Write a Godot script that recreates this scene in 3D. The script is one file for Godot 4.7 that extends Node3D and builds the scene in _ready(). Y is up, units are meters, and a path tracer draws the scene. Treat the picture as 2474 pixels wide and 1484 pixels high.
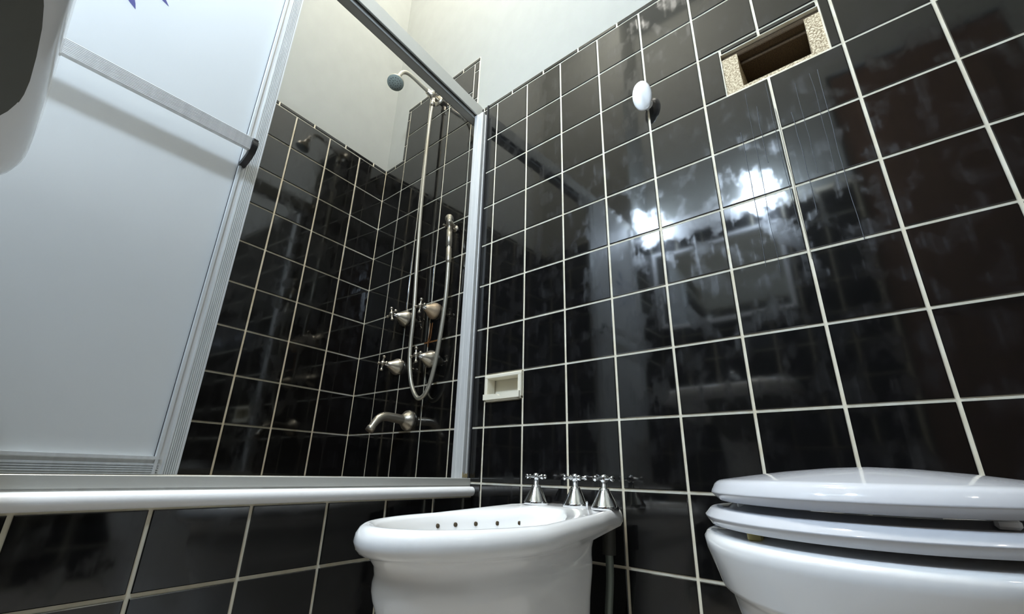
extends Node3D

# ---------------------------------------------------------------- measures
const TX := 0.15388     # tile pitch along the back wall
const TY := 0.155       # tile pitch upwards
const TZ := 0.146782    # tile pitch along the right wall
const Y0 := 0.75        # height of the joint that counts as row 0 (rows grow downwards)
const SKEW := 0.0669    # the back wall and the shower screen are a little out of square
const SCREEN_AT := Vector3(-0.0444, 0, 0.0015)   # origin of the skewed screen frame, which meets the right wall at its own x = 0
const XL := -1.45       # left wall
const ZF := 2.62        # wall behind the camera
const H := 3.6         # ceiling
const JOINT := 0.0064

var M := {}
var names := {}
var tile_cache := {}
var rng := RandomNumberGenerator.new()

# ---------------------------------------------------------------- helpers
func numbered(called: String) -> String:
	if not names.has(called):
		names[called] = 0
		return called
	names[called] += 1
	return "%s_%03d" % [called, names[called]]

func thing(called: String, label: String, category: String, at := Vector3.ZERO, turn := 0.0, group := "") -> Node3D:
	var o := Node3D.new()
	o.name = numbered(called)
	add_child(o)
	o.position = at
	o.rotation.y = turn
	o.set_meta("label", label)
	o.set_meta("category", category)
	if group != "":
		o.set_meta("group", group)
	return o

func struct_node(called: String, label: String, at := Vector3.ZERO, turn := 0.0) -> Node3D:
	var o := Node3D.new()
	o.name = called
	add_child(o)
	o.position = at
	o.rotation.y = turn
	o.set_meta("kind", "structure")
	o.set_meta("label", label)
	o.set_meta("category", "setting")
	return o

func part(called: String, mesh: Mesh, mat: Material, parent: Node, at := Vector3.ZERO) -> MeshInstance3D:
	var o := MeshInstance3D.new()
	o.name = called
	o.mesh = mesh
	o.material_override = mat
	o.position = at
	parent.add_child(o, true)
	return o

func new_st() -> SurfaceTool:
	var st := SurfaceTool.new()
	st.begin(Mesh.PRIMITIVE_TRIANGLES)
	return st

func done(st: SurfaceTool) -> ArrayMesh:
	st.generate_normals()
	return st.commit()

func tri(st: SurfaceTool, a: Vector3, b: Vector3, c: Vector3) -> void:
	st.add_vertex(a)
	st.add_vertex(b)
	st.add_vertex(c)

# a b c d run clockwise seen from outside
func quad(st: SurfaceTool, a: Vector3, b: Vector3, c: Vector3, d: Vector3) -> void:
	tri(st, a, b, c)
	tri(st, a, c, d)

func flat(st: SurfaceTool) -> void:
	st.set_smooth_group(-1)

# bevelled box between two corners
func bx(st: SurfaceTool, lo: Vector3, hi: Vector3, b := 0.0) -> void:
	flat(st)
	var c := (lo + hi) * 0.5
	var h := (hi - lo) * 0.5
	b = minf(b, minf(h.x, minf(h.y, h.z)) * 0.95)
	var axes := [Vector3.RIGHT, Vector3.UP, Vector3.BACK]
	for k in 3:
		var n: Vector3 = axes[k]
		var u: Vector3 = axes[(k + 1) % 3]
		var v: Vector3 = axes[(k + 2) % 3]
		var hn: float = h[k]
		var hu: float = h[(k + 1) % 3]
		var hv: float = h[(k + 2) % 3]
		for s: float in [1.0, -1.0]:
			var p := c + n * hn * s
			var du := u * (hu - b)
			var dv := v * (hv - b) * s
			quad(st, p - du + dv, p + du + dv, p + du - dv, p - du - dv)
		if b > 0.0:
			# edges along u between faces n and v
			for s: float in [1.0, -1.0]:
				for t: float in [1.0, -1.0]:
					var e1 := c + n * hn * s + v * (hv - b) * t
					var e2 := c + n * (hn - b) * s + v * hv * t
					var du := u * (hu - b) * s * t
					quad(st, e1 - du, e2 - du, e2 + du, e1 + du)
	if b > 0.0:
		for sx: float in [1.0, -1.0]:
			for sy: float in [1.0, -1.0]:
				for sz: float in [1.0, -1.0]:
					var pa := c + Vector3(h.x * sx, (h.y - b) * sy, (h.z - b) * sz)
					var pb := c + Vector3((h.x - b) * sx, h.y * sy, (h.z - b) * sz)
					var pc := c + Vector3((h.x - b) * sx, (h.y - b) * sy, h.z * sz)
					if sx * sy * sz > 0:
						tri(st, pa, pc, pb)
					else:
						tri(st, pa, pb, pc)

func box_mesh(lo: Vector3, hi: Vector3, b := 0.0) -> ArrayMesh:
	var st := new_st()
	bx(st, lo, hi, b)
	return done(st)

# polygon (in the plane of ax, bx) pushed from a to b
func extrude(st: SurfaceTool, poly: PackedVector2Array, a: Vector3, b: Vector3, ax: Vector3, bxs: Vector3) -> void:
	flat(st)
	var pts := poly
	var flip := ax.cross(bxs).dot(b - a) < 0.0
	if Geometry2D.is_polygon_clockwise(pts) != flip:
		pts = poly.duplicate()
		pts.reverse()
	var n := pts.size()
	for i in n:
		var p := ax * pts[i].x + bxs * pts[i].y
		var j := (i + 1) % n
		var q := ax * pts[j].x + bxs * pts[j].y
		quad(st, a + p, b + p, b + q, a + q)
	var idx := Geometry2D.triangulate_polygon(pts)
	for k in range(0, idx.size(), 3):
		var t := [ax * pts[idx[k]].x + bxs * pts[idx[k]].y, ax * pts[idx[k + 1]].x + bxs * pts[idx[k + 1]].y, ax * pts[idx[k + 2]].x + bxs * pts[idx[k + 2]].y]
		tri(st, a + t[0], a + t[1], a + t[2])
		tri(st, b + t[0], b + t[2], b + t[1])

# round tube along points, radius per point
func tube(st: SurfaceTool, pts: Array, rad: Array, seg := 14, caps := true) -> void:
	st.set_smooth_group(0)
	var rings := []
	var n := pts.size()
	var up := Vector3(0.13, 0.31, 0.94).normalized()
	for i in n:
		var d: Vector3 = (pts[mini(i + 1, n - 1)] - pts[maxi(i - 1, 0)])
		d = d.normalized()
		if absf(d.dot(up)) > 0.95:
			up = Vector3(0.9, -0.2, 0.1).normalized()
		var s := (up - d * up.dot(d)).normalized()
		up = s
		var t := d.cross(s)
		var ring := []
		var r: float = rad[i] if rad.size() > 1 else rad[0]
		for k in seg:
			var an := TAU * k / seg
			ring.append(pts[i] + (s * cos(an) + t * sin(an)) * r)
		rings.append(ring)
	for i in n - 1:
		for k in seg:
			var k2 := (k + 1) % seg
			quad(st, rings[i][k], rings[i + 1][k], rings[i + 1][k2], rings[i][k2])
	if caps:
		flat(st)
		for k in range(1, seg - 1):
			tri(st, rings[0][0], rings[0][k], rings[0][k + 1])
			tri(st, rings[n - 1][0], rings[n - 1][k + 1], rings[n - 1][k])

# lathe: profile of (distance along axis, radius)
func lathe(st: SurfaceTool, at: Vector3, axis: Vector3, prof: Array, seg := 20) -> void:
	st.set_smooth_group(0)
	var d := axis.normalized()
	var s := d.cross(Vector3(0.3, 0.2, 0.93)).normalized()
	var t := d.cross(s)
	for i in prof.size() - 1:
		var a: Vector2 = prof[i]
		var b: Vector2 = prof[i + 1]
		for k in seg:
			var a1 := TAU * k / seg
			var a2 := TAU * (k + 1) / seg
			var u1 := s * cos(a1) + t * sin(a1)
			var u2 := s * cos(a2) + t * sin(a2)
			var p1 := at + d * a.x + u1 * a.y
			var p2 := at + d * a.x + u2 * a.y
			var p3 := at + d * b.x + u2 * b.y
			var p4 := at + d * b.x + u1 * b.y
			if a.y < 0.00001:
				tri(st, p1, p4, p3)
			elif b.y < 0.00001:
				tri(st, p1, p4, p2)
			else:
				quad(st, p1, p4, p3, p2)

func lathe_mesh(at: Vector3, axis: Vector3, prof: Array, seg := 20) -> ArrayMesh:
	var st := new_st()
	lathe(st, at, axis, prof, seg)
	return done(st)

# rings of equal length, joined into one smooth skin
func loft(st: SurfaceTool, rings: Array, close_first := false, close_last := false) -> void:
	st.set_smooth_group(0)
	var n: int = rings[0].size()
	for i in rings.size() - 1:
		for k in n:
			var k2 := (k + 1) % n
			quad(st, rings[i][k], rings[i + 1][k], rings[i + 1][k2], rings[i][k2])
	for w in 2:
		if (w == 0 and close_first) or (w == 1 and close_last):
			var r: Array = rings[0] if w == 0 else rings[rings.size() - 1]
			var c := Vector3.ZERO
			for p: Vector3 in r:
				c += p
			c /= n
			for k in n:
				var k2 := (k + 1) % n
				if w == 0:
					tri(st, c, r[k], r[k2])
				else:
					tri(st, c, r[k2], r[k])

func smooth(a: Array, per := 6) -> Array:
	var c := Curve3D.new()
	for i in a.size():
		var t: Vector3 = (a[mini(i + 1, a.size() - 1)] - a[maxi(i - 1, 0)]) / 6.0
		c.add_point(a[i], -t, t)
	var out := []
	for i in a.size() - 1:
		for k in per:
			out.append(c.sample(i, float(k) / per))
	out.append(a[a.size() - 1])
	return out

# rectangle list minus a hole
func cut(rects: Array, hole: Rect2) -> Array:
	var out := []
	for r: Rect2 in rects:
		if not r.intersects(hole):
			out.append(r)
			continue
		var x0 := maxf(r.position.x, hole.position.x)
		var x1 := minf(r.end.x, hole.end.x)
		if x0 > r.position.x + 0.0001:
			out.append(Rect2(r.position.x, r.position.y, x0 - r.position.x, r.size.y))
		if x1 < r.end.x - 0.0001:
			out.append(Rect2(x1, r.position.y, r.end.x - x1, r.size.y))
		var y0 := maxf(r.position.y, hole.position.y)
		var y1 := minf(r.end.y, hole.end.y)
		if y0 > r.position.y + 0.0001:
			out.append(Rect2(x0, r.position.y, x1 - x0, y0 - r.position.y))
		if y1 < r.end.y - 0.0001:
			out.append(Rect2(x0, y1, x1 - x0, r.end.y - y1))
	return out

func tile_mesh(w: float, h: float) -> ArrayMesh:
	var key := "%.4f_%.4f" % [w, h]
	if tile_cache.has(key):
		return tile_cache[key]
	var st := new_st()
	flat(st)
	var b := 0.0012
	var z0 := -0.008
	var z1 := 0.0
	var a := [Vector3(-w / 2, -h / 2, z0), Vector3(w / 2, -h / 2, z0), Vector3(w / 2, h / 2, z0), Vector3(-w / 2, h / 2, z0)]
	var m := []
	var f := []
	for q: Vector3 in a:
		m.append(Vector3(q.x, q.y, z1 - b))
		f.append(Vector3(q.x - signf(q.x) * b, q.y - signf(q.y) * b, z1))
	quad(st, f[3], f[2], f[1], f[0])
	for k in 4:
		var j := (k + 1) % 4
		quad(st, f[k], f[j], m[j], m[k])
		quad(st, m[k], m[j], a[j], a[k])
	var mesh := done(st)
	tile_cache[key] = mesh
	return mesh

# one rectangle of wall (x, y in the wall's own plane) becomes one tile
func lay_tile(wall: Node3D, r: Rect2, called := "tile", tilt := 0.004) -> void:
	var w := r.size.x - JOINT
	var h := r.size.y - JOINT
	if w < 0.004 or h < 0.004:
		return
	var o := part(called, tile_mesh(w, h), M.tile, wall, Vector3(r.get_center().x, r.get_center().y, 0.0015 + rng.randf_range(-0.0002, 0.0002)))
	var k := minf(1.0, 0.15 / maxf(w, h))
	o.rotation = Vector3(rng.randf_range(-tilt, tilt) * k, rng.randf_range(-tilt, tilt) * k, 0)

# cells c0..c1 by rows r0..r1, clipped by holes (all in metres of the wall plane)
func lay_tiles(wall: Node3D, pitch: float, c0: int, c1: int, r0: int, r1: int, holes: Array, left := -99.0, right := 99.0, bottom := 0.0) -> void:
	for c in range(c0, c1):
		for r in range(r0, r1):
			var x0 := maxf(c * pitch, left)
			var x1 := minf((c + 1) * pitch, right)
			var y1 := Y0 - r * TY
			var y0 := maxf(Y0 - (r + 1) * TY, bottom)
			if x1 - x0 < 0.01 or y1 - y0 < 0.01:
				continue
			var rects := [Rect2(x0, y0, x1 - x0, y1 - y0)]
			for hole: Rect2 in holes:
				rects = cut(rects, hole)
			for q: Rect2 in rects:
				lay_tile(wall, q)

func slab(rects: Array, z0: float, z1: float) -> ArrayMesh:
	var st := new_st()
	for r: Rect2 in rects:
		bx(st, Vector3(r.position.x, r.position.y, z0), Vector3(r.end.x, r.end.y, z1))
	return done(st)

# ---------------------------------------------------------------- materials
func mat(col: Color, rough := 0.5, metal := 0.0) -> StandardMaterial3D:
	var m := StandardMaterial3D.new()
	m.albedo_color = col
	m.roughness = rough
	m.metallic = metal
	return m

func noise_image(size: int, sd: int, freq: Vector2, oct: int) -> Array:
	# values 0..1 on a torus so that the picture tiles
	var n := FastNoiseLite.new()
	n.seed = sd
	n.noise_type = FastNoiseLite.TYPE_SIMPLEX_SMOOTH
	n.fractal_octaves = oct
	n.frequency = 1.0
	var out := []
	out.resize(size * size)
	for y in size:
		var v := float(y) / size
		for x in size:
			var u := float(x) / size
			# blend of four shifted samples gives a seamless patch
			var a := n.get_noise_2d(u * freq.x, v * freq.y)
			var b := n.get_noise_2d((u - 1.0) * freq.x, v * freq.y)
			var c := n.get_noise_2d(u * freq.x, (v - 1.0) * freq.y)
			var d := n.get_noise_2d((u - 1.0) * freq.x, (v - 1.0) * freq.y)
			var k: float = lerpf(lerpf(a, b, u), lerpf(c, d, u), v)
			out[y * size + x] = clampf(k * 1.1 + 0.5, 0.0, 1.0)
	return out

func grey_texture(size: int, vals: Array) -> ImageTexture:
	var im := Image.create(size, size, true, Image.FORMAT_RGB8)
	for y in size:
		for x in size:
			var v: float = vals[y * size + x]
			im.set_pixel(x, y, Color(v, v, v))
	im.generate_mipmaps()
	return ImageTexture.create_from_image(im)

func two_tone(size: int, vals: Array, a: Color, b: Color) -> ImageTexture:
	var im := Image.create(size, size, true, Image.FORMAT_RGB8)
	for y in size:
		for x in size:
			im.set_pixel(x, y, a.lerp(b, vals[y * size + x]))
	im.generate_mipmaps()
	return ImageTexture.create_from_image(im)

func world_map(m: StandardMaterial3D, scl: Vector3) -> void:
	m.uv1_triplanar = true
	m.uv1_world_triplanar = true
	m.uv1_scale = scl

func make_materials() -> void:
	var S := 384
	var streak := noise_image(S, 3, Vector2(60, 2.5), 3)
	var blotch := noise_image(S, 8, Vector2(14, 10), 4)
	var fine := noise_image(S, 21, Vector2(48, 48), 3)
	# glazed black tile with dried water marks: a thin film in streaks and smudges
	var rough := []
	var film := []
	for i in S * S:
		var smudge := smoothstep(0.42, 0.85, blotch[i])
		var st := smoothstep(0.5, 0.9, streak[i]) * smoothstep(0.3, 0.7, blotch[i])
		var f := clampf(0.6 * smudge * (0.6 + 0.4 * fine[i]) + 0.3 * st, 0.0, 1.0)
		film.append(f)
		rough.append(0.06 + 0.22 * f)
	M.tile = mat(Color(1, 1, 1), 1.0)
	M.tile.albedo_texture = two_tone(S, film, Color(0.062, 0.06, 0.062), Color(0.10, 0.10, 0.104))
	M.tile.roughness_texture = grey_texture(S, rough)
	M.tile.metallic_specular = 0.65
	world_map(M.tile, Vector3(1.1, 1.1, 1.1))
	M.grout = mat(Color(1, 1, 1), 0.75)
	M.grout.albedo_texture = two_tone(S, blotch, Color(0.9, 0.88, 0.81), Color(0.83, 0.79, 0.69))
	world_map(M.grout, Vector3(2, 2, 2))
	M.plaster = mat(Color(1, 1, 1), 0.85)
	M.plaster.albedo_texture = two_tone(S, blotch, Color(0.605, 0.61, 0.585), Color(0.59, 0.595, 0.57))
	world_map(M.plaster, Vector3(0.8, 0.8, 0.8))
	M.floor = mat(Color(0.70, 0.68, 0.65), 0.4)
	M.raw = mat(Color(1, 1, 1), 0.95)
	M.raw.albedo_texture = two_tone(S, fine, Color(0.95, 0.90, 0.78), Color(0.50, 0.43, 0.33))
	world_map(M.raw, Vector3(3.5, 3.5, 3.5))
	M.brick = mat(Color(1, 1, 1), 0.95)
	M.brick.albedo_texture = two_tone(S, fine, Color(0.36, 0.29, 0.2), Color(0.22, 0.17, 0.11))
	world_map(M.brick, Vector3(5, 5, 5))
	M.porcelain = mat(Color(0.95, 0.95, 0.945), 0.12)
	M.porcelain.clearcoat_enabled = true
	M.porcelain.clearcoat = 0.6
	M.porcelain.clearcoat_roughness = 0.05
	M.lid = mat(Color(0.80, 0.805, 0.82), 0.07)
	M.dish = mat(Color(0.88, 0.86, 0.79), 0.3)
	M.chrome = mat(Color(0.86, 0.87, 0.88), 0.12, 1.0)
	M.oldchrome = mat(Color(1, 1, 1), 0.3, 0.85)
	M.oldchrome.albedo_texture = two_tone(S, fine, Color(0.86, 0.84, 0.79), Color(0.66, 0.62, 0.55))
	world_map(M.oldchrome, Vector3(12, 12, 12))
	M.rusty = mat(Color(1, 1, 1), 0.45, 0.6)
	M.rusty.albedo_texture = two_tone(S, fine, Color(0.86, 0.81, 0.73), Color(0.70, 0.58, 0.44))
	world_map(M.rusty, Vector3(9, 9, 9))
	M.hose = mat(Color(0.74, 0.72, 0.66), 0.35, 0.55)
	M.rose = mat(Color(0.56, 0.60, 0.57), 0.45, 0.1)
	M.alu = mat(Color(1, 1, 1), 0.42, 0.35)
	M.alu.albedo_texture = two_tone(S, streak, Color(0.88, 0.885, 0.88), Color(0.81, 0.815, 0.81))
	world_map(M.alu, Vector3(1.5, 1.5, 1.5))
	M.alugrey = mat(Color(0.74, 0.74, 0.715), 0.45, 0.3)
	M.panel = mat(Color(0.775, 0.78, 0.77), 0.38)
	M.panel.backlight_enabled = true
	M.panel.backlight = Color(0.12, 0.125, 0.125)
	M.stone = mat(Color(0.95, 0.95, 0.95), 0.35)
	M.shade_grey = mat(Color(0.37, 0.37, 0.345), 0.9)  # shade under the basin, painted in as a darker grey
	M.lime = mat(Color(0.30, 0.315, 0.34), 0.6)
	M.black = mat(Color(0.05, 0.05, 0.055), 0.5)
	M.rubber = mat(Color(0.12, 0.12, 0.13), 0.8)
	M.ink = mat(Color(0.16, 0.17, 0.45), 0.5)
	M.ink2 = mat(Color(0.45, 0.48, 0.75), 0.5)
	M.rust = mat(Color(0.52, 0.33, 0.14), 0.8)
	M.scale = mat(Color(0.66, 0.60, 0.45), 0.9)
	M.hole = mat(Color(0.24, 0.19, 0.1), 0.8)
	M.yellow = mat(Color(0.83, 0.76, 0.5), 0.5)
	M.plastic = mat(Color(0.93, 0.93, 0.92), 0.3)
	M.pipe = mat(Color(0.22, 0.22, 0.2), 0.5, 0.3)
	M.braid = mat(Color(0.45, 0.48, 0.45), 0.45, 0.6)
	M.wood = mat(Color(1, 1, 1), 0.5)
	M.wood.albedo_texture = two_tone(S, streak, Color(0.42, 0.31, 0.22), Color(0.33, 0.23, 0.16))
	world_map(M.wood, Vector3(1, 1, 1))
	M.towel = mat(Color(0.62, 0.59, 0.53), 0.95)
	M.mirror = mat(Color(0.92, 0.93, 0.93), 0.03, 1.0)
	M.white = mat(Color(0.9, 0.9, 0.9), 0.4)
	M.opal = mat(Color(1, 1, 1), 0.4)  # glowing dome of the added overhead fill lamp
	M.opal.emission_enabled = true
	M.opal.emission = Color(1.0, 0.985, 0.95)
	M.opal.emission_energy_multiplier = 3.0
	M.bulb = mat(Color(1, 1, 1), 0.4)
	M.bulb.emission_enabled = true
	M.bulb.emission = Color(0.80, 0.89, 1.0)
	M.bulb.emission_energy_multiplier = BULB_GLOW

# ---------------------------------------------------------------- light and camera
const BULB_GLOW := 2.0
const FILL_ENERGY := 2.8  # strength of the added fill lamp overhead
const FILL_COLOR := Color(1.0, 0.985, 0.95)
const LAMP_ENERGY := 0.7
const LAMP_COLOR := Color(0.83, 0.91, 1.0)
const EXPOSURE := 1.75

func _ready() -> void:
	rng.seed = 77
	var cam := Camera3D.new()
	cam.name = "camera"
	cam.fov = 69.0456
	cam.near = 0.02
	add_child(cam)
	cam.position = Vector3(-0.9991, 0.4695, 1.6744)
	cam.rotation = Vector3(0.35614, -0.87097, 0.025122)
	cam.current = true
	var env := Environment.new()
	env.background_mode = Environment.BG_COLOR
	env.background_color = Color(0, 0, 0)
	env.tonemap_mode = Environment.TONE_MAPPER_LINEAR
	env.tonemap_exposure = EXPOSURE
	env.sdfgi_enabled = true
	env.ssao_enabled = true
	env.ssil_enabled = true
	var we := WorldEnvironment.new()
	we.name = "environment"
	we.environment = env
	add_child(we)

	make_materials()
	build_shell()
	build_screen()
	build_shower()
	build_wall_fittings()
	build_bidet()
	build_toilet()
	build_left_side()

# ---------------------------------------------------------------- the room
func build_shell() -> void:
	var f := struct_node("floor", "pale bathroom floor under the bidet and toilet")
	part("slab", box_mesh(Vector3(XL - 0.15, -0.12, -0.2), Vector3(0.15, 0, ZF + 0.15)), M.floor, f)
	var c := struct_node("ceiling", "white painted ceiling high above the tiled walls")
	part("slab", box_mesh(Vector3(XL - 0.15, H, -0.2), Vector3(0.15, H + 0.12, ZF + 0.15)), M.plaster, c)

	# right wall: local x runs along the wall towards the camera, z points into the room
	var top := Y0 + 7 * TY
	var w := struct_node("wall_right", "black glazed tile wall with cream joints, white plaster above", Vector3.ZERO, -PI / 2)
	var niche := Rect2(5 * TZ, Y0 - 0.52 * TY, TZ, 0.52 * TY)
	var hole := Rect2(10.38 * TZ, Y0 + 4.02 * TY, 1.46 * TZ, 0.86 * TY)
	var tower := Rect2(0.86 * TZ, top, 3.36 * TZ, 2.15 * TY)
	var body := cut(cut([Rect2(-0.15, 0, ZF + 0.3, top + 0.018)], niche), hole)
	part("grout", slab(body, -0.12, -0.0015), M.grout, w)
	part("tower_grout", slab([Rect2(tower.position.x, tower.position.y + 0.018, tower.size.x, tower.size.y - 0.018)], -0.12, -0.0015), M.grout, w)
	part("plaster", slab(cut([Rect2(-0.15, top + 0.018, ZF + 0.3, H - top - 0.018)], tower), -0.12, -0.003), M.plaster, w)
	lay_tiles(w, TZ, 0, 18, -7, 5, [niche, hole], 0.0, ZF)
	lay_tiles(w, TZ, 1, 4, -9, -7, [])
	# narrow edge tiles, their joints half a tile over
	for k in range(-1, 18):
		var x0 := maxf((k + 0.5) * TZ, 0.0)
		var x1 := minf((k + 1.5) * TZ, ZF)
		for q: Rect2 in cut([Rect2(x0, top, x1 - x0, 0.0195)], Rect2(tower.position.x + 0.02, top - 0.01, tower.size.x - 0.04, 0.1)):
			lay_tile(w, q, "edge_tile", 0.0)
	for k in range(0, 4):
		var x0 := maxf((k + 0.5) * TZ, tower.position.x)
		var x1 := minf((k + 1.5) * TZ, tower.end.x)
		lay_tile(w, Rect2(x0, top + 2 * TY, x1 - x0, 0.0215), "edge_tile", 0.0)
	for k in 3:
		var y0 := top + 0.018 + maxf((k - 0.45) * TY, 0.0)
		var y1 := minf(top + 0.018 + (k + 0.55) * TY, top + 2 * TY)
		lay_tile(w, Rect2(tower.position.x, y0, 0.14 * TZ, y1 - y0), "edge_tile", 0.0)
		lay_tile(w, Rect2(4 * TZ, y0, 0.2 * TZ, y1 - y0), "edge_tile", 0.0)
	# brown streak that runs from the corroded tap down over the joint
	var st := new_st()
	var run := smooth([Vector3(3.06 * TZ, 0.975, 0.003), Vector3(3.05 * TZ, 0.94, 0.003), Vector3(3.03 * TZ, 0.91, 0.003), Vector3(3.04 * TZ, 0.885, 0.003)])
	tube(st, run, [0.0016], 6)
	tube(st, smooth([Vector3(3.14 * TZ, 0.975, 0.003), Vector3(3.12 * TZ, 0.945, 0.003), Vector3(3.1 * TZ, 0.915, 0.003), Vector3(3.04 * TZ, 0.905, 0.003)]), [0.0014], 6)
	bx(st, Vector3(2.85 * TZ, Y0 + TY - 0.0025, -0.002), Vector3(3.35 * TZ, Y0 + TY + 0.0025, -0.0008))
	part("rust_stain", done(st), M.rust, w)

	# dried lime runs below the recess
	for i in 9:
		st = new_st()
		var u := 1.535 + 0.022 * i + rng.randf_range(-0.008, 0.008)
		var ya := 1.36 - rng.randf_range(0.0, 0.12)
		var yb := ya - rng.randf_range(0.12, 0.5)
		var pts := []
		for k in 9:
			pts.append(Vector3(u + rng.randf_range(-0.0012, 0.0012) + 0.0015 * sin(k * 0.5 + i), lerpf(ya, yb, k / 8.0), 0.0022))
		tube(st, smooth(pts, 3), [0.0004 + 0.0003 * rng.randf()], 5)
		part("lime_streak", done(st), M.lime, w)

	# back wall of the shower
	var b := struct_node("wall_back", "black tiled shower back wall under white plaster", Vector3.ZERO, SKEW)
	part("grout", slab([Rect2(-1.6, 0, 1.62, top + 0.018)], -0.12, -0.0015), M.grout, b)
	part("plaster", slab([Rect2(-1.6, top + 0.018, 1.62, H - top - 0.018)], -0.12, -0.003), M.plaster, b)
	lay_tiles(b, TX, -8, 0, -7, 5, [])
	for k in range(-8, 1):
		var x0 := (k - 0.5) * TX
		var x1 := minf((k + 0.5) * TX, 0.0)
		lay_tile(b, Rect2(x0, top, x1 - x0, 0.0195), "edge_tile", 0.0)

	# low tiled wall under the shower screen
	var k0 := struct_node("wall_curb", "low black tiled wall carrying the shower screen", Vector3.ZERO, SKEW)
	k0.position = Vector3(0, 0, 0.70)
	part("grout", slab([Rect2(-1.5, 0, 1.5, 0.406)], -0.10, -0.0015), M.grout, k0)
	lay_tiles(k0, TX, -8, 0, 2, 5, [Rect2(-3, 0.405, 4, 1)])
	var sill := struct_node("trim_1", "white stone sill slab on the low shower wall", SCREEN_AT, SKEW)
	var prof := PackedVector2Array()
	for i in 25:
		var an := -PI / 2 + PI * i / 24
		prof.append(Vector2(0.700 + 0.0125 * cos(an), 0.4175 + 0.0125 * sin(an)))
	prof.append(Vector2(0.585, 0.430))
	prof.append(Vector2(0.585, 0.405))
	st = new_st()
	extrude(st, prof, Vector3(-1.3, 0, 0), Vector3(0.012, 0, 0), Vector3.BACK, Vector3.UP)
	part("slab", done(st), M.stone, sill)

	# pier between shower and left wall, left wall, wall behind the camera
	var pier := struct_node("wall_pier", "black tiled pier at the end of the shower")
	part("grout", box_mesh(Vector3(XL - 0.02, 0, -0.02), Vector3(-1.206, top, 0.742)), M.grout, pier)
	part("plaster", box_mesh(Vector3(XL - 0.02, top, -0.02), Vector3(-1.206, H, 0.742)), M.plaster, pier)
	var side := Node3D.new()
	side.name = "shower_face"
	pier.add_child(side)
	side.position = Vector3(-1.2045, 0, 0.745)
	side.rotation.y = PI / 2
	lay_tiles(side, TZ, 0, 5, -7, 5, [], 0.0, 0.68)
	var face := Node3D.new()
	face.name = "room_face"
	pier.add_child(face)
	face.position = Vector3(-1.2045, 0, 0.7435)
	lay_tiles(face, TX, -2, 0, -7, 5, [], XL + 1.2)
	var door_hole := Rect2(-2.45, 0, 0.68, 2.5)
	var l := struct_node("wall_left", "black tiled wall with white plaster opposite the bidet", Vector3(XL, 0, 0), PI / 2)
	part("grout", slab(cut([Rect2(-ZF - 0.15, 0, ZF + 0.3, top + 0.018)], door_hole), -0.12, -0.0015), M.grout, l)
	part("plaster", slab(cut([Rect2(-ZF - 0.15, top + 0.018, ZF + 0.3, H - top - 0.018)], door_hole), -0.12, -0.003), M.plaster, l)
	lay_tiles(l, TZ, -18, -5, -7, 5, [door_hole], -ZF, -0.745)
	var r := struct_node("wall_front", "black tiled wall with white plaster facing the shower", Vector3(0, 0, ZF), PI)
	part("grout", slab([Rect2(-0.15, 0, 1.75, top)], -0.12, -0.0015), M.grout, r)
	part("plaster", slab([Rect2(-0.15, top, 1.75, H - top)], -0.12, -0.003), M.plaster, r)
	lay_tiles(r, TX, 0, 10, -7, 5, [], 0.0, -XL)
	var d := struct_node("door_1", "tall brown wooden door in the left wall", Vector3(XL, 0, 0), PI / 2)
	part("leaf", box_mesh(Vector3(-2.44, 0.005, -0.06), Vector3(-1.78, 2.49, -0.02), 0.003), M.wood, d)
	part("panel", box_mesh(Vector3(-2.34, 0.2, -0.022), Vector3(-1.88, 1.0, -0.012), 0.006), M.wood, d)
	part("panel", box_mesh(Vector3(-2.34, 1.15, -0.022), Vector3(-1.88, 2.35, -0.012), 0.006), M.wood, d)
	part("backing", box_mesh(Vector3(-2.6, 0.0, -0.2), Vector3(-1.6, 2.6, -0.13)), M.plaster, d)

# ---------------------------------------------------------------- shower screen
func ribbed(w: float, d: float, ribs_from: float, ribs_to: float, n: int) -> PackedVector2Array:
	# section: x across, y outwards; ribs on the outer face
	var p := PackedVector2Array()
	p.append(Vector2(0, 0))
	p.append(Vector2(0, d + 0.003))
	p.append(Vector2(0.0045, d + 0.003))
	p.append(Vector2(0.006, d - 0.001))
	p.append(Vector2(ribs_from - 0.002, d - 0.001))
	p.append(Vector2(ribs_from - 0.001, d + 0.001))
	var step := (ribs_to - ribs_from) / n
	for i in n:
		var x := ribs_from + i * step
		p.append(Vector2(x, d + 0.001))
		p.append(Vector2(x + step * 0.55, d + 0.001))
		p.append(Vector2(x + step * 0.65, d - 0.0012))
		p.append(Vector2(x + step * 0.95, d - 0.0012))
	p.append(Vector2(ribs_to, d))
	p.append(Vector2(w, d))
	p.append(Vector2(w, 0))
	return p

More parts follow.
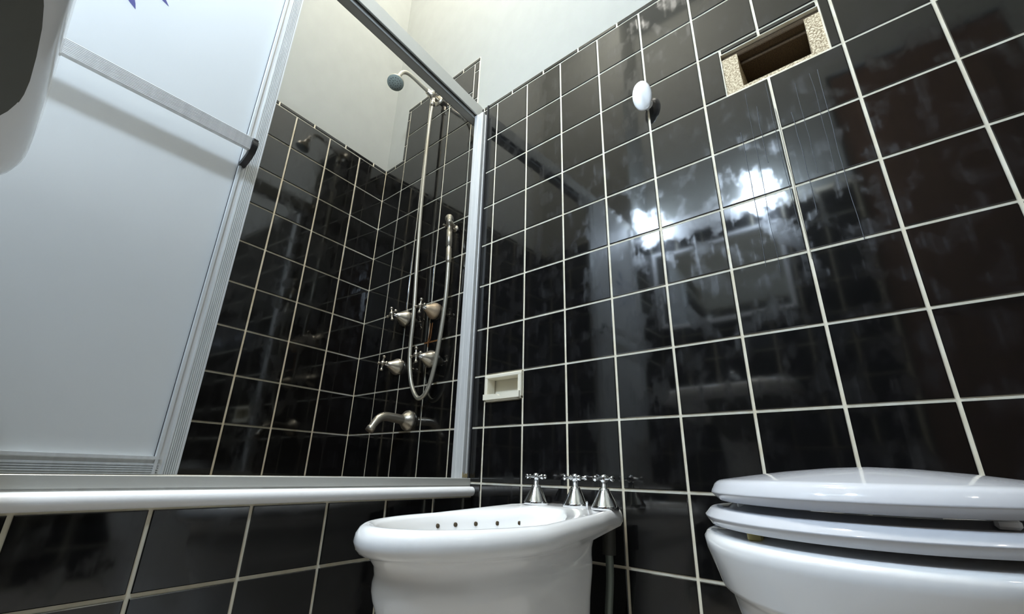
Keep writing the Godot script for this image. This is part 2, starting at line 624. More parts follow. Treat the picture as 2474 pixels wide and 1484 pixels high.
func build_screen() -> void:
	var s := thing("shower_screen_frame", "grey aluminium frame of the shower screen on the white sill", "shower frame", SCREEN_AT, SKEW)
	# head rail: two fascias with the door channel between them
	var st := new_st()
	bx(st, Vector3(-1.2, 1.802, 0.645), Vector3(0, 1.860, 0.652), 0.001)
	bx(st, Vector3(-1.2, 1.852, 0.607), Vector3(0, 1.860, 0.647))
	bx(st, Vector3(-1.2, 1.792, 0.603), Vector3(0, 1.858, 0.6065), 0.001)
	bx(st, Vector3(-1.2, 1.792, 0.603), Vector3(0, 1.7955, 0.6365), 0.001)
	bx(st, Vector3(-1.2, 1.792, 0.634), Vector3(0, 1.808, 0.6365))
	part("head_rail", done(st), M.alugrey, s)
	part("screw", lathe_mesh(Vector3(-0.022, 1.80, 0.640), Vector3(0, -1, 0.2), [Vector2(-0.012, 0.004), Vector2(0.004, 0.004), Vector2(0.006, 0.0)], 10), M.black, s)
	# wall post
	st = new_st()
	var pp := PackedVector2Array([Vector2(0, 0.640), Vector2(0, 0.682), Vector2(-0.011, 0.682), Vector2(-0.012, 0.6795), Vector2(-0.018, 0.6795), Vector2(-0.019, 0.682), Vector2(-0.029, 0.682), Vector2(-0.030, 0.681), Vector2(-0.030, 0.668), Vector2(-0.0285, 0.667), Vector2(-0.0285, 0.655), Vector2(-0.030, 0.654), Vector2(-0.030, 0.640)])
	extrude(st, pp, Vector3(0, 0.43, 0), Vector3(0, 1.80, 0), Vector3.RIGHT, Vector3.BACK)
	part("wall_post", done(st), M.alu, s)
	part("seal", box_mesh(Vector3(-0.006, 0.45, 0.682), Vector3(0, 1.85, 0.687)), M.rubber, s)
	st = new_st()
	extrude(st, PackedVector2Array([Vector2(-0.029, 0.455), Vector2(-0.006, 0.4535), Vector2(-0.004, 0.470), Vector2(-0.010, 0.463), Vector2(-0.016, 0.466), Vector2(-0.022, 0.461), Vector2(-0.028, 0.472)]), Vector3(0, 0, 0.6818), Vector3(0, 0, 0.6824), Vector3.RIGHT, Vector3.UP)
	part("rust_stain", done(st), M.scale, s)
	# bottom track
	st = new_st()
	bx(st, Vector3(-1.2, 0.430, 0.620), Vector3(0, 0.434, 0.692))
	bx(st, Vector3(-1.2, 0.430, 0.688), Vector3(0, 0.4525, 0.692), 0.001)
	bx(st, Vector3(-1.2, 0.430, 0.650), Vector3(0, 0.446, 0.652))
	bx(st, Vector3(-1.2, 0.430, 0.620), Vector3(0, 0.4525, 0.623), 0.001)
	part("bottom_track", done(st), M.alugrey, s)

	# sliding door
	var d := thing("shower_door", "frosted white sliding shower door with ribbed aluminium frame", "shower door", SCREEN_AT, SKEW)
	var xr := -0.7370
	var zf := 0.664
	part("frosted_panel", box_mesh(Vector3(-1.185, 0.47, 0.651), Vector3(xr - 0.030, 1.80, 0.656)), M.panel, d)
	part("gasket", box_mesh(Vector3(xr - 0.0385, 0.474, 0.6562), Vector3(xr - 0.036, 1.80, 0.6585)), M.rubber, d)
	st = new_st()
	var sec := ribbed(0.038, 0.018, 0.015, 0.034, 6)
	extrude(st, sec, Vector3(xr - 0.038, 0.4535, 0.645), Vector3(xr - 0.038, 1.815, 0.645), Vector3.RIGHT, Vector3.BACK)
	part("stile", done(st), M.alu, d)
	st = new_st()
	var sec2 := ribbed(0.028, 0.0182, 0.0125, 0.026, 4)
	extrude(st, sec2, Vector3(-1.19, 0.4815, 0.645), Vector3(xr - 0.03, 0.4815, 0.645), Vector3.DOWN, Vector3.BACK)
	part("bottom_rail", done(st), M.alu, d)
	st = new_st()
	bx(st, Vector3(-1.195, 0.4535, 0.645), Vector3(-1.165, 1.815, 0.663), 0.002)
	part("stile", done(st), M.alu, d)
	# towel bar with black end brackets
	st = new_st()
	var bar := PackedVector2Array()
	var n := 10
	bar.append(Vector2(-0.015, 0.0))
	for i in n:
		var y := -0.015 + 0.03 * i / n
		bar.append(Vector2(y + 0.0002, 0.0075))
		bar.append(Vector2(y + 0.0016, 0.0085))
		bar.append(Vector2(y + 0.0026, 0.0075))
	bar.append(Vector2(0.015, 0.0075))
	bar.append(Vector2(0.015, 0.0))
	extrude(st, bar, Vector3(-1.145, 1.094, 0.694), Vector3(-0.772, 1.108, 0.694), Vector3.UP, Vector3.BACK)
	var bar_o := part("towel_bar", done(st), M.alu, d)
	for e in 2:
		st = new_st()
		var x: float = [-0.770, -1.147][e]
		var y: float = [1.108, 1.094][e]
		var path := smooth([Vector3(x, y + 0.006, 0.701), Vector3(x, y - 0.006, 0.701), Vector3(x, y - 0.020, 0.692), Vector3(x, y - 0.030, 0.676), Vector3(x, y - 0.034, 0.663)], 4)
		for i in path.size() - 1:
			var a: Vector3 = path[i]
			var b: Vector3 = path[i + 1]
			var dir := (b - a).normalized()
			var up := dir.cross(Vector3.RIGHT).normalized()
			extrude(st, PackedVector2Array([Vector2(-0.006, -0.0055), Vector2(0.006, -0.0055), Vector2(0.006, 0.0055), Vector2(-0.006, 0.0055)]), a - dir * 0.001, b + dir * 0.001, Vector3.RIGHT, up)
		bx(st, Vector3(x - 0.006, y - 0.016, 0.692), Vector3(x + 0.006, y + 0.016, 0.7035), 0.002)
		var br := part("end_bracket", done(st), M.black, bar_o)
		br.set_meta("label", "black plastic end bracket")
	# blue leaf print on the glass; only its lowest tips reach into the picture
	var tips := [[Vector2(-1.0085, 1.282), Vector2(-1.05, 1.366), 0.010], [Vector2(-0.9675, 1.3365), Vector2(-1.03, 1.40), 0.008], [Vector2(-1.085, 1.31), Vector2(-1.07, 1.375), 0.010], [Vector2(-0.98, 1.42), Vector2(-1.04, 1.41), 0.009], [Vector2(-1.02, 1.49), Vector2(-1.05, 1.43), 0.010], [Vector2(-1.12, 1.44), Vector2(-1.07, 1.41), 0.010]]
	for t in tips:
		st = new_st()
		flat(st)
		var a: Vector2 = t[0]
		var b: Vector2 = t[1]
		var dd := (b - a).normalized()
		var nn := Vector2(-dd.y, dd.x)
		var left := []
		var right := []
		for i in 9:
			var k := i / 8.0
			var wd: float = t[2] * sin(PI * pow(k, 0.85)) * 0.9
			var p := a.lerp(b, k) + nn * 0.006 * sin(PI * k)
			left.append(p + nn * wd)
			right.append(p - nn * wd)
		var pl := PackedVector2Array(left)
		right.reverse()
		for q: Vector2 in right.slice(1, right.size() - 1):
			pl.append(q)
		extrude(st, pl, Vector3(0, 0, 0.656), Vector3(0, 0, 0.6564), Vector3.RIGHT, Vector3.UP)
		part("printed_leaf", done(st), M.ink, d)

# ---------------------------------------------------------------- shower fittings
func cross_handle(st: SurfaceTool, c: Vector3, axis: Vector3, size: float, turn: float) -> void:
	var s := axis.cross(Vector3(0.1, 0.97, 0.2)).normalized()
	var t := axis.cross(s)
	lathe(st, c - axis * 0.008, axis, [Vector2(0, 0.0), Vector2(0, 0.006), Vector2(0.004, 0.0085), Vector2(0.011, 0.0085), Vector2(0.015, 0.006), Vector2(0.018, 0.0)], 14)
	for k in 4:
		var an := turn + k * PI / 2
		var d := s * cos(an) + t * sin(an)
		lathe(st, c, d, [Vector2(0.004, 0.0045), Vector2(size * 0.55, 0.0034), Vector2(size * 0.72, 0.0034), Vector2(size * 0.78, 0.0056), Vector2(size * 0.93, 0.0062), Vector2(size, 0.0045), Vector2(size * 1.02, 0.0)], 10)

func wall_tap(at: Vector3, turn: float, m: Material, label: String) -> void:
	var t := thing("shower_tap", label, "tap", at, 0.0, "taps on the shower wall")
	var ax := Vector3(-1, 0.03, 0).normalized()
	part("escutcheon", lathe_mesh(Vector3.ZERO, ax, [Vector2(0, 0.0), Vector2(0, 0.030), Vector2(0.004, 0.0315), Vector2(0.012, 0.0305), Vector2(0.022, 0.024), Vector2(0.036, 0.0155), Vector2(0.048, 0.0105), Vector2(0.050, 0.0)], 24), m, t)
	part("spindle", lathe_mesh(ax * 0.046, ax, [Vector2(0, 0.0085), Vector2(0.004, 0.0085), Vector2(0.005, 0.006), Vector2(0.022, 0.006)], 12), M.chrome, t)
	var st := new_st()
	cross_handle(st, ax * 0.070, ax, 0.028, turn)
	part("cross_handle", done(st), M.oldchrome, t)

func build_shower() -> void:
	wall_tap(Vector3(0, 1.022, 0.298), 0.5, M.oldchrome, "upper chrome cross-handle tap closest to the shower corner")
	wall_tap(Vector3(0, 1.018, 0.466), 0.15, M.rusty, "rust-stained upper tap with brown streak running below")
	wall_tap(Vector3(0, 0.834, 0.280), 0.1, M.oldchrome, "lower chrome cross-handle tap closest to the shower corner")
	wall_tap(Vector3(0, 0.838, 0.470), 0.35, M.oldchrome, "lower chrome tap inside the loop of the hose")

	var sp := thing("bath_spout", "tarnished chrome spout low on the shower wall", "spout", Vector3(0, 0.632, 0.377))
	part("flange", lathe_mesh(Vector3.ZERO, Vector3.LEFT, [Vector2(0, 0.0), Vector2(0, 0.034), Vector2(0.004, 0.036), Vector2(0.012, 0.034), Vector2(0.020, 0.026), Vector2(0.030, 0.019), Vector2(0.036, 0.0)], 24), M.oldchrome, sp)
	var st := new_st()
	var pts := smooth([Vector3(-0.02, 0.0, 0), Vector3(-0.06, 0.003, 0), Vector3(-0.100, 0.004, 0), Vector3(-0.122, -0.004, 0), Vector3(-0.138, -0.022, 0), Vector3(-0.150, -0.042, 0)], 5)
	var rr := []
	for i in pts.size():
		rr.append(lerpf(0.0165, 0.0115, float(i) / (pts.size() - 1)))
	tube(st, pts, rr, 16)
	lathe(st, Vector3(-0.145, -0.033, 0), Vector3(-0.5, -0.86, 0), [Vector2(0, 0.0125), Vector2(0.003, 0.0142), Vector2(0.016, 0.0142), Vector2(0.017, 0.011), Vector2(0.012, 0.0)], 16)
	part("tube", done(st), M.oldchrome, sp)

	var sh := thing("overhead_shower", "chrome overhead shower with round grey head above the tiles", "shower head", Vector3(0, 2.08, 0.36))
	part("flange", lathe_mesh(Vector3.ZERO, Vector3.LEFT, [Vector2(0, 0.0), Vector2(0, 0.028), Vector2(0.004, 0.028), Vector2(0.010, 0.018), Vector2(0.012, 0.0)], 20), M.oldchrome, sh)
	st = new_st()
	tube(st, smooth([Vector3(0, 0, 0), Vector3(-0.08, 0.004, 0), Vector3(-0.15, 0.012, 0), Vector3(-0.185, 0.010, 0), Vector3(-0.208, -0.008, 0), Vector3(-0.222, -0.038, 0), Vector3(-0.228, -0.06, 0)], 5), [0.0085], 14)
	part("arm", done(st), M.hose, sh)
	st = new_st()
	lathe(st, Vector3(-0.012, 0, 0), Vector3.LEFT, [Vector2(0, 0.0), Vector2(0, 0.013), Vector2(0.02, 0.0135), Vector2(0.021, 0.017), Vector2(0.044, 0.017), Vector2(0.045, 0.013), Vector2(0.06, 0.0125), Vector2(0.06, 0.0)], 14)
	lathe(st, Vector3(-0.035, 0, 0), Vector3.DOWN, [Vector2(0.01, 0.0105), Vector2(0.03, 0.0105), Vector2(0.032, 0.012), Vector2(0.052, 0.012), Vector2(0.055, 0.008), Vector2(0.06, 0.0)], 14)
	part("diverter", done(st), M.oldchrome, sh)
	var hd := Vector3(-0.28, -0.93, 0.22).normalized()
	part("head", lathe_mesh(Vector3(-0.226, -0.052, 0), hd, [Vector2(-0.006, 0.0), Vector2(-0.006, 0.011), Vector2(0.012, 0.013), Vector2(0.024, 0.018), Vector2(0.036, 0.031), Vector2(0.043, 0.034), Vector2(0.052, 0.034)], 26), M.oldchrome, sh)
	st = new_st()
	lathe(st, Vector3(-0.226, -0.052, 0) + hd * 0.0518, hd, [Vector2(0, 0.0342), Vector2(0.002, 0.032), Vector2(0.003, 0.0)], 26)
	var rose := part("spray_face", done(st), M.rose, sh)
	st = new_st()
	var a1 := hd.cross(Vector3.BACK).normalized()
	var a2 := hd.cross(a1)
	for ring in 3:
		for k in [1, 8, 14][ring]:
			var an: float = TAU * k / [1, 8, 14][ring]
			var pos := Vector3(-0.226, -0.052, 0) + hd * 0.0545 + (a1 * cos(an) + a2 * sin(an)) * (0.0115 * ring)
			lathe(st, pos, hd, [Vector2(0, 0.0014), Vector2(0.0012, 0.0012), Vector2(0.0013, 0.0)], 6)
	part("nozzles", done(st), M.rubber, rose).set_meta("kind", "stuff")

	# hand shower: hose hangs from the diverter in a loop up to the hand piece
	var hs := thing("hand_shower", "slim chrome hand shower with long looped hose", "hand shower", Vector3(0, 0, 0))
	st = new_st()
	var hp := smooth([Vector3(-0.035, 2.016, 0.36), Vector3(-0.037, 1.90, 0.357), Vector3(-0.036, 1.53, 0.360), Vector3(-0.034, 1.25, 0.370), Vector3(-0.032, 1.02, 0.382), Vector3(-0.032, 0.87, 0.384), Vector3(-0.032, 0.77, 0.404), Vector3(-0.032, 0.712, 0.437), Vector3(-0.032, 0.699, 0.470), Vector3(-0.032, 0.728, 0.502), Vector3(-0.032, 0.80, 0.526), Vector3(-0.033, 0.90, 0.543), Vector3(-0.033, 1.01, 0.554), Vector3(-0.034, 1.11, 0.558), Vector3(-0.035, 1.19, 0.557)], 10)
	# ribbed metal hose: fine rings along the path
	var dense := []
	var rad := []
	var curve := Curve3D.new()
	curve.bake_interval = 0.002
	for q: Vector3 in hp:
		curve.add_point(q)
	var len := curve.get_baked_length()
	var cnt := int(len / 0.0022)
	for i in cnt + 1:
		dense.append(curve.sample_baked(len * i / cnt))
		rad.append(0.0078 if i % 2 == 0 else 0.0066)
	tube(st, dense, rad, 10)
	part("hose", done(st), M.hose, hs)
	part("handle", lathe_mesh(Vector3(-0.035, 1.185, 0.557), Vector3(0.02, 1, -0.085), [Vector2(-0.01, 0.0), Vector2(-0.01, 0.009), Vector2(0.0, 0.0105), Vector2(0.05, 0.0105), Vector2(0.052, 0.009), Vector2(0.06, 0.009), Vector2(0.062, 0.0115), Vector2(0.13, 0.0115), Vector2(0.132, 0.009), Vector2(0.15, 0.009), Vector2(0.152, 0.0125), Vector2(0.185, 0.0135), Vector2(0.19, 0.0)], 16), M.oldchrome, hs)
	part("spray_head", lathe_mesh(Vector3(-0.032, 1.365, 0.542), Vector3(-0.8, -0.25, 0.5), [Vector2(-0.014, 0.0), Vector2(-0.012, 0.012), Vector2(0.004, 0.016), Vector2(0.010, 0.016), Vector2(0.012, 0.0)], 16), M.oldchrome, hs)
	var ho := thing("hand_shower_hook", "small chrome wall hook holding the hand shower", "hook", Vector3(0, 1.335, 0.545))
	st = new_st()
	lathe(st, Vector3.ZERO, Vector3.LEFT, [Vector2(0, 0.0), Vector2(0, 0.014), Vector2(0.005, 0.013), Vector2(0.007, 0.006), Vector2(0.022, 0.006)], 16)
	tube(st, [Vector3(-0.022, 0, -0.016), Vector3(-0.022, 0, 0.016)], [0.005], 10)
	tube(st, [Vector3(-0.022, 0, -0.016), Vector3(-0.05, 0.003, -0.016)], [0.004], 8)
	tube(st, [Vector3(-0.022, 0, 0.016), Vector3(-0.05, 0.003, 0.016)], [0.004], 8)
	part("bracket", done(st), M.oldchrome, ho)

# ---------------------------------------------------------------- niche, recess, hook
func build_wall_fittings() -> void:
	# recessed ceramic soap dish; local x along the wall, z into the room
	var w := TZ - 0.004
	var h := 0.52 * TY - 0.001
	var s := thing("soap_dish", "cream ceramic soap dish set into the black tiles", "soap dish", Vector3(0, Y0 - 0.002, 5 * TZ + 0.002), -PI / 2)
	var st := new_st()
	bx(st, Vector3(0, -0.011, -0.03), Vector3(w, 0, 0.007), 0.002)
	bx(st, Vector3(0, -h, -0.03), Vector3(0.012, -0.009, 0.007), 0.002)
	bx(st, Vector3(w - 0.013, -h, -0.03), Vector3(w, -0.009, 0.007), 0.002)
	bx(st, Vector3(0, -h, -0.03), Vector3(w, -h + 0.010, 0.007), 0.002)
	part("frame", done(st), M.dish, s)
	part("recess", box_mesh(Vector3(-0.001, -h - 0.001, -0.062), Vector3(w + 0.001, 0.001, -0.034)), M.dish, s)
	st = new_st()
	bx(st, Vector3(0, -0.004, -0.06), Vector3(w, 0.001, -0.028))
	bx(st, Vector3(-0.001, -h, -0.06), Vector3(0.004, 0, -0.028))
	bx(st, Vector3(w - 0.004, -h, -0.06), Vector3(w + 0.001, 0, -0.028))
	bx(st, Vector3(0, -h - 0.001, -0.06), Vector3(w, -h + 0.006, -0.028))
	part("lining", done(st), M.dish, s)
	# tray lip, notched in the middle
	st = new_st()
	var lip := PackedVector2Array([Vector2(0.002, -h + 0.004), Vector2(0.002, -h + 0.021), Vector2(w * 0.40, -h + 0.019), Vector2(w * 0.45, -h + 0.013), Vector2(w * 0.5, -h + 0.013), Vector2(w * 0.55, -h + 0.021), Vector2(w - 0.002, -h + 0.022), Vector2(w - 0.002, -h + 0.004)])
	extrude(st, lip, Vector3(0, 0, 0.004), Vector3(0, 0, 0.013), Vector3.RIGHT, Vector3.UP)
	part("tray_lip", done(st), M.dish, s)

	# hole left in the wall where a fitting has been taken out
	var x0 := 10.38 * TZ
	var y0 := Y0 + 4.02 * TY
	var rw := 1.46 * TZ
	var rh := 0.86 * TY
	var v := thing("wall_recess", "empty rectangular recess with rough plaster edges in black tiles", "recess", Vector3(0, y0, x0), -PI / 2)
	var n := FastNoiseLite.new()
	n.seed = 5
	n.frequency = 60.0
	for side in 2:
		st = new_st()
		var poly := PackedVector2Array()
		var wid: float = [0.037, 0.031][side]
		poly.append(Vector2(0, 0))
		for i in 9:
			var y := rh * 0.88 * i / 8
			poly.append(Vector2(wid + 0.002 * n.get_noise_2d(y * 8, side * 3), y))
		poly.append(Vector2(0, rh * 0.88))
		if side == 1:
			for i in poly.size():
				poly[i] = Vector2(rw - poly[i].x, poly[i].y)
		extrude(st, poly, Vector3(0, 0, -0.11), Vector3(0, 0, -0.004), Vector3.RIGHT, Vector3.UP)
		part("jamb", done(st), M.raw, v)
	st = new_st()
	var bot := PackedVector2Array([Vector2(0, 0), Vector2(rw, 0)])
	for i in 11:
		var x := rw - rw * i / 10
		bot.append(Vector2(x, 0.009 + 0.0015 * n.get_noise_2d(x * 7, 11)))
	extrude(st, bot, Vector3(0, 0, -0.11), Vector3(0, 0, -0.003), Vector3.RIGHT, Vector3.UP)
	part("ledge", done(st), M.raw, v)
	part("lintel", box_mesh(Vector3(0, rh * 0.88, -0.11), Vector3(rw, rh, -0.012), 0.002), M.brick, v)
	part("lintel_edge", box_mesh(Vector3(0, rh * 0.80, -0.11), Vector3(rw, rh * 0.885, -0.035), 0.002), M.brick, v)
	part("backing", box_mesh(Vector3(-0.002, -0.002, -0.13), Vector3(rw + 0.002, rh + 0.002, -0.105)), M.brick, v)

	# white oval hook
	var k := thing("robe_hook", "white oval knob hook on the black tiled wall", "hook", Vector3(0, 1.468, 1.322))
	part("stem", lathe_mesh(Vector3(0.002, -0.006, 0), Vector3.LEFT, [Vector2(0, 0.0), Vector2(0, 0.016), Vector2(0.006, 0.015), Vector2(0.012, 0.009), Vector2(0.036, 0.009), Vector2(0.036, 0.0)], 18), M.plastic, k)
	var rings := []
	var ax := Vector3(-0.93, -0.16, 0.33).normalized()
	var sx := ax.cross(Vector3.UP).normalized()
	var sy := sx.cross(ax).normalized()
	for i in 13:
		var t := PI * i / 12.0
		var ring := []
		for j in 28:
			var an := TAU * j / 28
			var r := pow(maxf(sin(t), 0.0), 0.75)
			var q := Vector2(cos(an) * 0.0265 * r, sin(an) * 0.047 * r)
			var dd := -cos(t) * 0.012
			if i > 6:
				dd -= 0.004 * exp(-pow((q.x - 0.25 * q.y + 0.003) / 0.007, 2.0)) * r
			ring.append(Vector3(-0.038, 0.0, 0.0) + sx * q.x + sy * q.y + ax * dd)
		rings.append(ring)
	st = new_st()
	loft(st, rings)
	part("knob", done(st), M.plastic, k)

# ---------------------------------------------------------------- sanitary ware
# plan outline of an egg: ff/fb reach to front (-x) and back (+x), w half width, nb squareness behind
func egg(n: int, cx: float, cz: float, ff: float, fb: float, w: float, wb: float, nb: float, y: float) -> Array:
	var out := []
	for k in n:
		var an := TAU * k / n
		var c := cos(an)
		var s := sin(an)
		var x: float
		var z: float
		if c < 0.0:
			x = cx + ff * c
			z = w * s
		else:
			var e := 2.0 / nb
			x = cx + fb * pow(c, e)
			var q := smoothstep(0.0, 1.0, pow(c, e))
			z = lerpf(w, wb, q) * signf(s) * pow(absf(s), lerpf(1.0, e, smoothstep(0.0, 0.6, c)))
		out.append(Vector3(x, y, cz + z))
	return out

func build_bidet() -> void:
	var b := thing("bidet", "white ceramic bidet with three chrome cross-handle taps", "bidet", Vector3(0, 0, 1.068))
	var n := 64
	var rings := []
	var cx := -0.34
	var ff := 0.245
	# foot and body
	var prof := [[0.0, 0.060], [0.02, 0.060], [0.10, 0.070], [0.20, 0.063], [0.25, 0.052], [0.275, 0.042], [0.290, 0.036], [0.302, 0.033], [0.312, 0.033], [0.322, 0.035], [0.335, 0.032], [0.345, 0.024], [0.350, 0.018]]
	for p in prof:
		var i: float = p[1]
		var bk := 0.238
		rings.append(egg(n, cx, 0, ff - i, bk, 0.152 - i, 0.120 - i * 0.4, 6.0, p[0]))
	# rim roll
	var roll := [[0.352, 0.008], [0.358, 0.002], [0.368, -0.002], [0.379, 0.0], [0.387, 0.005], [0.391, 0.011], [0.3918, 0.016]]
	for p in roll:
		var i: float = p[1]
		var r := egg(n, cx, 0, ff - i, 0.338 - maxf(i, 0) * 0.2, 0.152 - i, 0.126 - i * 0.4, 8.0, p[0])
		for k in n:
			var v: Vector3 = r[k]
			var up := smoothstep(-0.24, -0.12, v.x)
			v.y += 0.010 * up + (0.008 * up if p[0] < 0.36 else 0.0)
			r[k] = v
		rings.append(r)
	# down into the bowl, whose opening stops short of the tap deck
	var inner := [[0.390, 0.022, 0.220], [0.385, 0.027, 0.212], [0.372, 0.031, 0.206], [0.340, 0.038, 0.195], [0.300, 0.062, 0.17], [0.27, 0.09, 0.13], [0.258, 0.13, 0.08]]
	for p in inner:
		var r := egg(n, cx, 0, ff - p[1], p[2], 0.152 - p[1], 0.10 - p[1] * 0.5, 2.4, p[0])
		for k in n:
			var v: Vector3 = r[k]
			if p[0] > 0.37:
				v.y += 0.010 * smoothstep(-0.24, -0.12, v.x)
			r[k] = v
		rings.append(r)
	var st := new_st()
	loft(st, rings, true, true)
	part("bowl", done(st), M.porcelain, b)
	# rim wash holes in the far inner wall
	for k in 5:
		var want := -0.345 + 0.044 * k
		var at := Vector3(0, 0, 9)
		for q: Vector3 in egg(512, cx, 0, ff - 0.0318, 0.205, 0.152 - 0.0318, 0.10 - 0.0159, 2.4, 0.369):
			if q.z < 0.0 and absf(q.x - want) < absf(at.x - want) + (9.0 if at.z > 5.0 else 0.0):
				at = q
		part("rim_hole", lathe_mesh(at - Vector3(0, 0, 0.001), Vector3(0.05, 0.1, 1), [Vector2(0, 0.0), Vector2(0, 0.0046), Vector2(0.003, 0.004), Vector2(0.0031, 0.0)], 10), M.hole, b)
	# taps
	var spots := [Vector3(-0.062, 0.401, -0.092), Vector3(-0.052, 0.401, 0.013), Vector3(-0.068, 0.401, 0.096)]
	for i in 3:
		var t := Node3D.new()
		t.name = "tap"
		b.add_child(t, true)
		t.position = spots[i]
		part("escutcheon", lathe_mesh(Vector3.ZERO, Vector3.UP, [Vector2(0, 0.0), Vector2(0, 0.0295), Vector2(0.006, 0.0295), Vector2(0.008, 0.028), Vector2(0.022, 0.020), Vector2(0.036, 0.0125), Vector2(0.042, 0.010), Vector2(0.043, 0.007), Vector2(0.060, 0.006)], 24), M.chrome, t)
		st = new_st()
		cross_handle(st, Vector3(0, 0.062, 0), Vector3.UP, 0.029, [0.75, 0.45, 0.8][i])
		part("cross_handle", done(st), M.chrome, t)
	part("pop_up_rod", lathe_mesh(Vector3(-0.085, 0.400, 0.062), Vector3.UP, [Vector2(0, 0.002), Vector2(0.012, 0.002), Vector2(0.013, 0.0035), Vector2(0.018, 0.0)], 8), M.chrome, b)
	# pipes between body and wall
	st = new_st()
	tube(st, [Vector3(-0.055, 0.375, 0.096), Vector3(-0.055, 0.315, 0.094)], [0.014], 12)
	part("tap_tail", done(st), M.pipe, b)
	st = new_st()
	tube(st, smooth([Vector3(-0.055, 0.32, 0.094), Vector3(-0.053, 0.27, 0.092), Vector3(-0.05, 0.21, 0.084), Vector3(-0.04, 0.16, 0.076), Vector3(-0.02, 0.14, 0.07), Vector3(0.0, 0.135, 0.068)]), [0.0085], 10)
	part("supply_hose", done(st), M.braid, b)

func build_toilet() -> void:
	var t := thing("toilet", "white toilet with closed glossy lid beside the bidet", "toilet", Vector3(0, 0, 1.645))
	var n := 72
	var cx := -0.325
	var ff := 0.225
	var w := 0.180
	var rings := []
	var prof := [[0.0, 0.10], [0.02, 0.10], [0.10, 0.115], [0.20, 0.085], [0.26, 0.056], [0.31, 0.036], [0.345, 0.026], [0.355, 0.0235], [0.358, 0.0225], [0.362, 0.0150], [0.366, 0.0135], [0.385, 0.007], [0.398, 0.0025], [0.407, 0.001], [0.412, 0.004], [0.4145, 0.010], [0.4145, 0.024], [0.4195, 0.032], [0.4195, 0.05], [0.35, 0.06], [0.28, 0.09], [0.24, 0.14]]
	for p in prof:
		rings.append(egg(n, cx, 0, ff - p[1], 0.29 - p[1] * 0.6, w - p[1], 0.16 - p[1] * 0.7, 3.0, p[0]))
	var st := new_st()
	loft(st, rings, true, true)
	part("bowl", done(st), M.porcelain, t)
	# seat ring
	rings = []
	for p in [[0.426, 0.075], [0.4215, 0.070], [0.4215, 0.012], [0.4222, 0.006], [0.4295, 0.0012], [0.4303, 0.0008], [0.4311, 0.0012], [0.4375, 0.007], [0.4385, 0.009], [0.4390, 0.012], [0.4390, 0.026], [0.4440, 0.034], [0.4440, 0.06], [0.436, 0.073], [0.426, 0.075]]:
		rings.append(egg(n, cx, 0, ff - p[1] - 0.003, 0.20 - p[1], w - p[1] - 0.004, 0.15 - p[1], 3.0, p[0]))
	st = new_st()
	loft(st, rings)
	part("seat", done(st), M.lid, t)
	# domed lid
	rings = []
	for p in [[0.4500, 0.03], [0.4462, 0.012], [0.4462, 0.009], [0.4470, 0.0075], [0.4535, 0.0006], [0.4542, 0.0], [0.4550, 0.0], [0.4560, 0.0003], [0.4640, 0.0045], [0.4665, 0.0075], [0.4680, 0.011], [0.4690, 0.016], [0.4735, 0.045], [0.4785, 0.08], [0.4825, 0.12], [0.4840, 0.155]]:
		rings.append(egg(n, cx, 0, ff - p[1] - 0.006, 0.205 - p[1], w - p[1] - 0.015, 0.150 - p[1], 3.0, p[0]))
	st = new_st()
	loft(st, rings, true, true)
	part("lid", done(st), M.lid, t)
	# bumpers
	for q in [[-0.485, -0.093, 0.4140, 0.4230, M.yellow], [-0.485, 0.093, 0.4140, 0.4230, M.yellow], [-0.500, 0.078, 0.4400, 0.4470, M.plastic], [-0.440, -0.110, 0.4400, 0.4470, M.plastic]]:
		part("bumper", box_mesh(Vector3(q[0] - 0.005, q[2], q[1] - 0.007), Vector3(q[0] + 0.005, q[3], q[1] + 0.007), 0.002), q[4], t)
	for s: float in [-1.0, 1.0]:
		part("hinge", lathe_mesh(Vector3(-0.112, 0.436, s * 0.075 - 0.02), Vector3.BACK, [Vector2(0, 0.0), Vector2(0, 0.011), Vector2(0.04, 0.011), Vector2(0.04, 0.0)], 14), M.plastic, t)

# ---------------------------------------------------------------- the side opposite, mostly seen mirrored in the tiles
func super_ring(n: int, cx: float, cz: float, hx: float, hz: float, e: float, y: float) -> Array:
	var out := []
	for k in n:
		var an := TAU * k / n
		var c := cos(an)
		var s := sin(an)
		out.append(Vector3(cx + hx * signf(c) * pow(absf(c), 2.0 / e), y, cz + hz * signf(s) * pow(absf(s), 2.0 / e)))
	return out

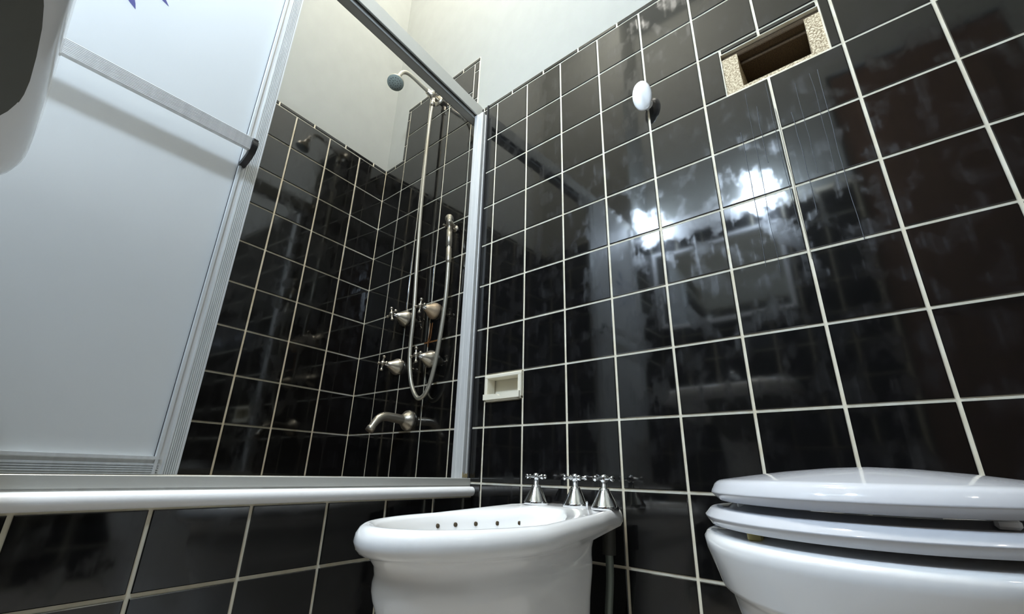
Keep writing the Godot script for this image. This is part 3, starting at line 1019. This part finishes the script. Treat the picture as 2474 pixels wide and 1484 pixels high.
func build_left_side() -> void:
	var b := thing("wash_basin", "underside of a white ceramic wash basin before the shower door", "basin", Vector3(-1.2405, 0, 1.13))
	var n := 72
	var rings := []
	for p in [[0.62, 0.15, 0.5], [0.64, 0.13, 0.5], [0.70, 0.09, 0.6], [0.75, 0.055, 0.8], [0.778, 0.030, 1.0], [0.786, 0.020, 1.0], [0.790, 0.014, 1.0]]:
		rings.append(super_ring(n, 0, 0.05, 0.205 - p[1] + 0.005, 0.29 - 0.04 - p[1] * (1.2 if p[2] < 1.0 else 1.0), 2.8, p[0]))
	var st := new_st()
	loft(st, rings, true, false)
	part("underside", done(st), M.shade_grey, b).set_meta("label", "underside with its shade painted in as dull grey")
	rings = []
	for p in [[0.786, 0.05], [0.7895, 0.014], [0.793, 0.008], [0.799, 0.003], [0.808, 0.0], [0.838, 0.001], [0.848, 0.006], [0.851, 0.014], [0.848, 0.03], [0.835, 0.045], [0.78, 0.065], [0.72, 0.09], [0.70, 0.14]]:
		rings.append(super_ring(n, 0, 0, 0.205 - p[1], 0.29 - p[1], 6.0, p[0]))
	st = new_st()
	loft(st, rings, false, true)
	part("bowl", done(st), M.porcelain, b)
	part("pedestal", lathe_mesh(Vector3(-0.08, 0, 0), Vector3.UP, [Vector2(0, 0.0), Vector2(0, 0.10), Vector2(0.04, 0.095), Vector2(0.2, 0.075), Vector2(0.55, 0.08), Vector2(0.66, 0.095)], 28), M.porcelain, b)
	st = new_st()
	tube(st, smooth([Vector3(-0.15, 0.845, 0), Vector3(-0.15, 0.93, 0), Vector3(-0.12, 0.955, 0), Vector3(-0.06, 0.945, 0), Vector3(-0.045, 0.925, 0)]), [0.011], 12)
	part("faucet", done(st), M.chrome, b)

	var m := thing("wall_mirror", "wide framed mirror above the wash basin", "mirror", Vector3(XL + 0.002, 1.28, 1.10))
	part("glass", box_mesh(Vector3(0, 0, -0.33), Vector3(0.012, 0.44, 0.33)), M.mirror, m)
	st = new_st()
	bx(st, Vector3(0, -0.02, -0.35), Vector3(0.02, 0.0, 0.35), 0.002)
	bx(st, Vector3(0, 0.44, -0.35), Vector3(0.02, 0.46, 0.35), 0.002)
	bx(st, Vector3(0, 0.0, -0.35), Vector3(0.02, 0.44, -0.33), 0.002)
	bx(st, Vector3(0, 0.0, 0.33), Vector3(0.02, 0.44, 0.35), 0.002)
	part("frame", done(st), M.white, m)

	var l := thing("wall_lamp", "white lamp bar with two round bulbs above the mirror", "lamp", Vector3(XL + 0.002, 1.88, 1.075))
	part("wall_plate", box_mesh(Vector3(0, -0.05, -0.37), Vector3(0.035, 0.05, 0.37), 0.006), M.white, l)
	for s: float in [-1.0, 1.0]:
		part("socket", lathe_mesh(Vector3(0.03, 0, s * 0.308), Vector3.RIGHT, [Vector2(0, 0.03), Vector2(0.03, 0.026), Vector2(0.045, 0.018), Vector2(0.06, 0.018)], 18), M.white, l)
		part("bulb", lathe_mesh(Vector3(0.12, 0, s * 0.308), Vector3.RIGHT, [Vector2(-0.06, 0.0), Vector2(-0.057, 0.02), Vector2(-0.046, 0.038), Vector2(-0.025, 0.0545), Vector2(0, 0.06), Vector2(0.025, 0.0545), Vector2(0.046, 0.038), Vector2(0.057, 0.02), Vector2(0.06, 0.0)], 20), M.bulb, l)
		var o := OmniLight3D.new()
		o.name = "light"
		l.add_child(o, true)
		o.position = Vector3(0.12, 0, s * 0.308)
		o.light_color = LAMP_COLOR
		o.light_energy = LAMP_ENERGY
		o.light_size = 0.06
		o.omni_range = 8.0
		o.omni_attenuation = 2.0
		o.shadow_enabled = true

	var c := thing("added_fill_lamp", "added round opal fill lamp on the ceiling, out of view", "lamp", Vector3(-0.66, H, 0.95))  # unseen lamp added to lift the overall light level
	part("rim", lathe_mesh(Vector3.ZERO, Vector3.DOWN, [Vector2(0, 0.0), Vector2(0, 0.17), Vector2(0.03, 0.17), Vector2(0.03, 0.15)], 32), M.white, c)
	part("opal_dome", lathe_mesh(Vector3.ZERO, Vector3.DOWN, [Vector2(0.0, 0.15), Vector2(0.03, 0.155), Vector2(0.06, 0.14), Vector2(0.085, 0.1), Vector2(0.098, 0.05), Vector2(0.1, 0.0)], 32), M.opal, c)
	var co := OmniLight3D.new()
	co.name = "light"
	c.add_child(co, true)
	co.position = Vector3(0, -0.12, 0)
	co.light_color = FILL_COLOR
	co.light_energy = FILL_ENERGY
	co.light_size = 0.15
	co.omni_range = 8.0
	co.omni_attenuation = 2.0
	co.shadow_enabled = true
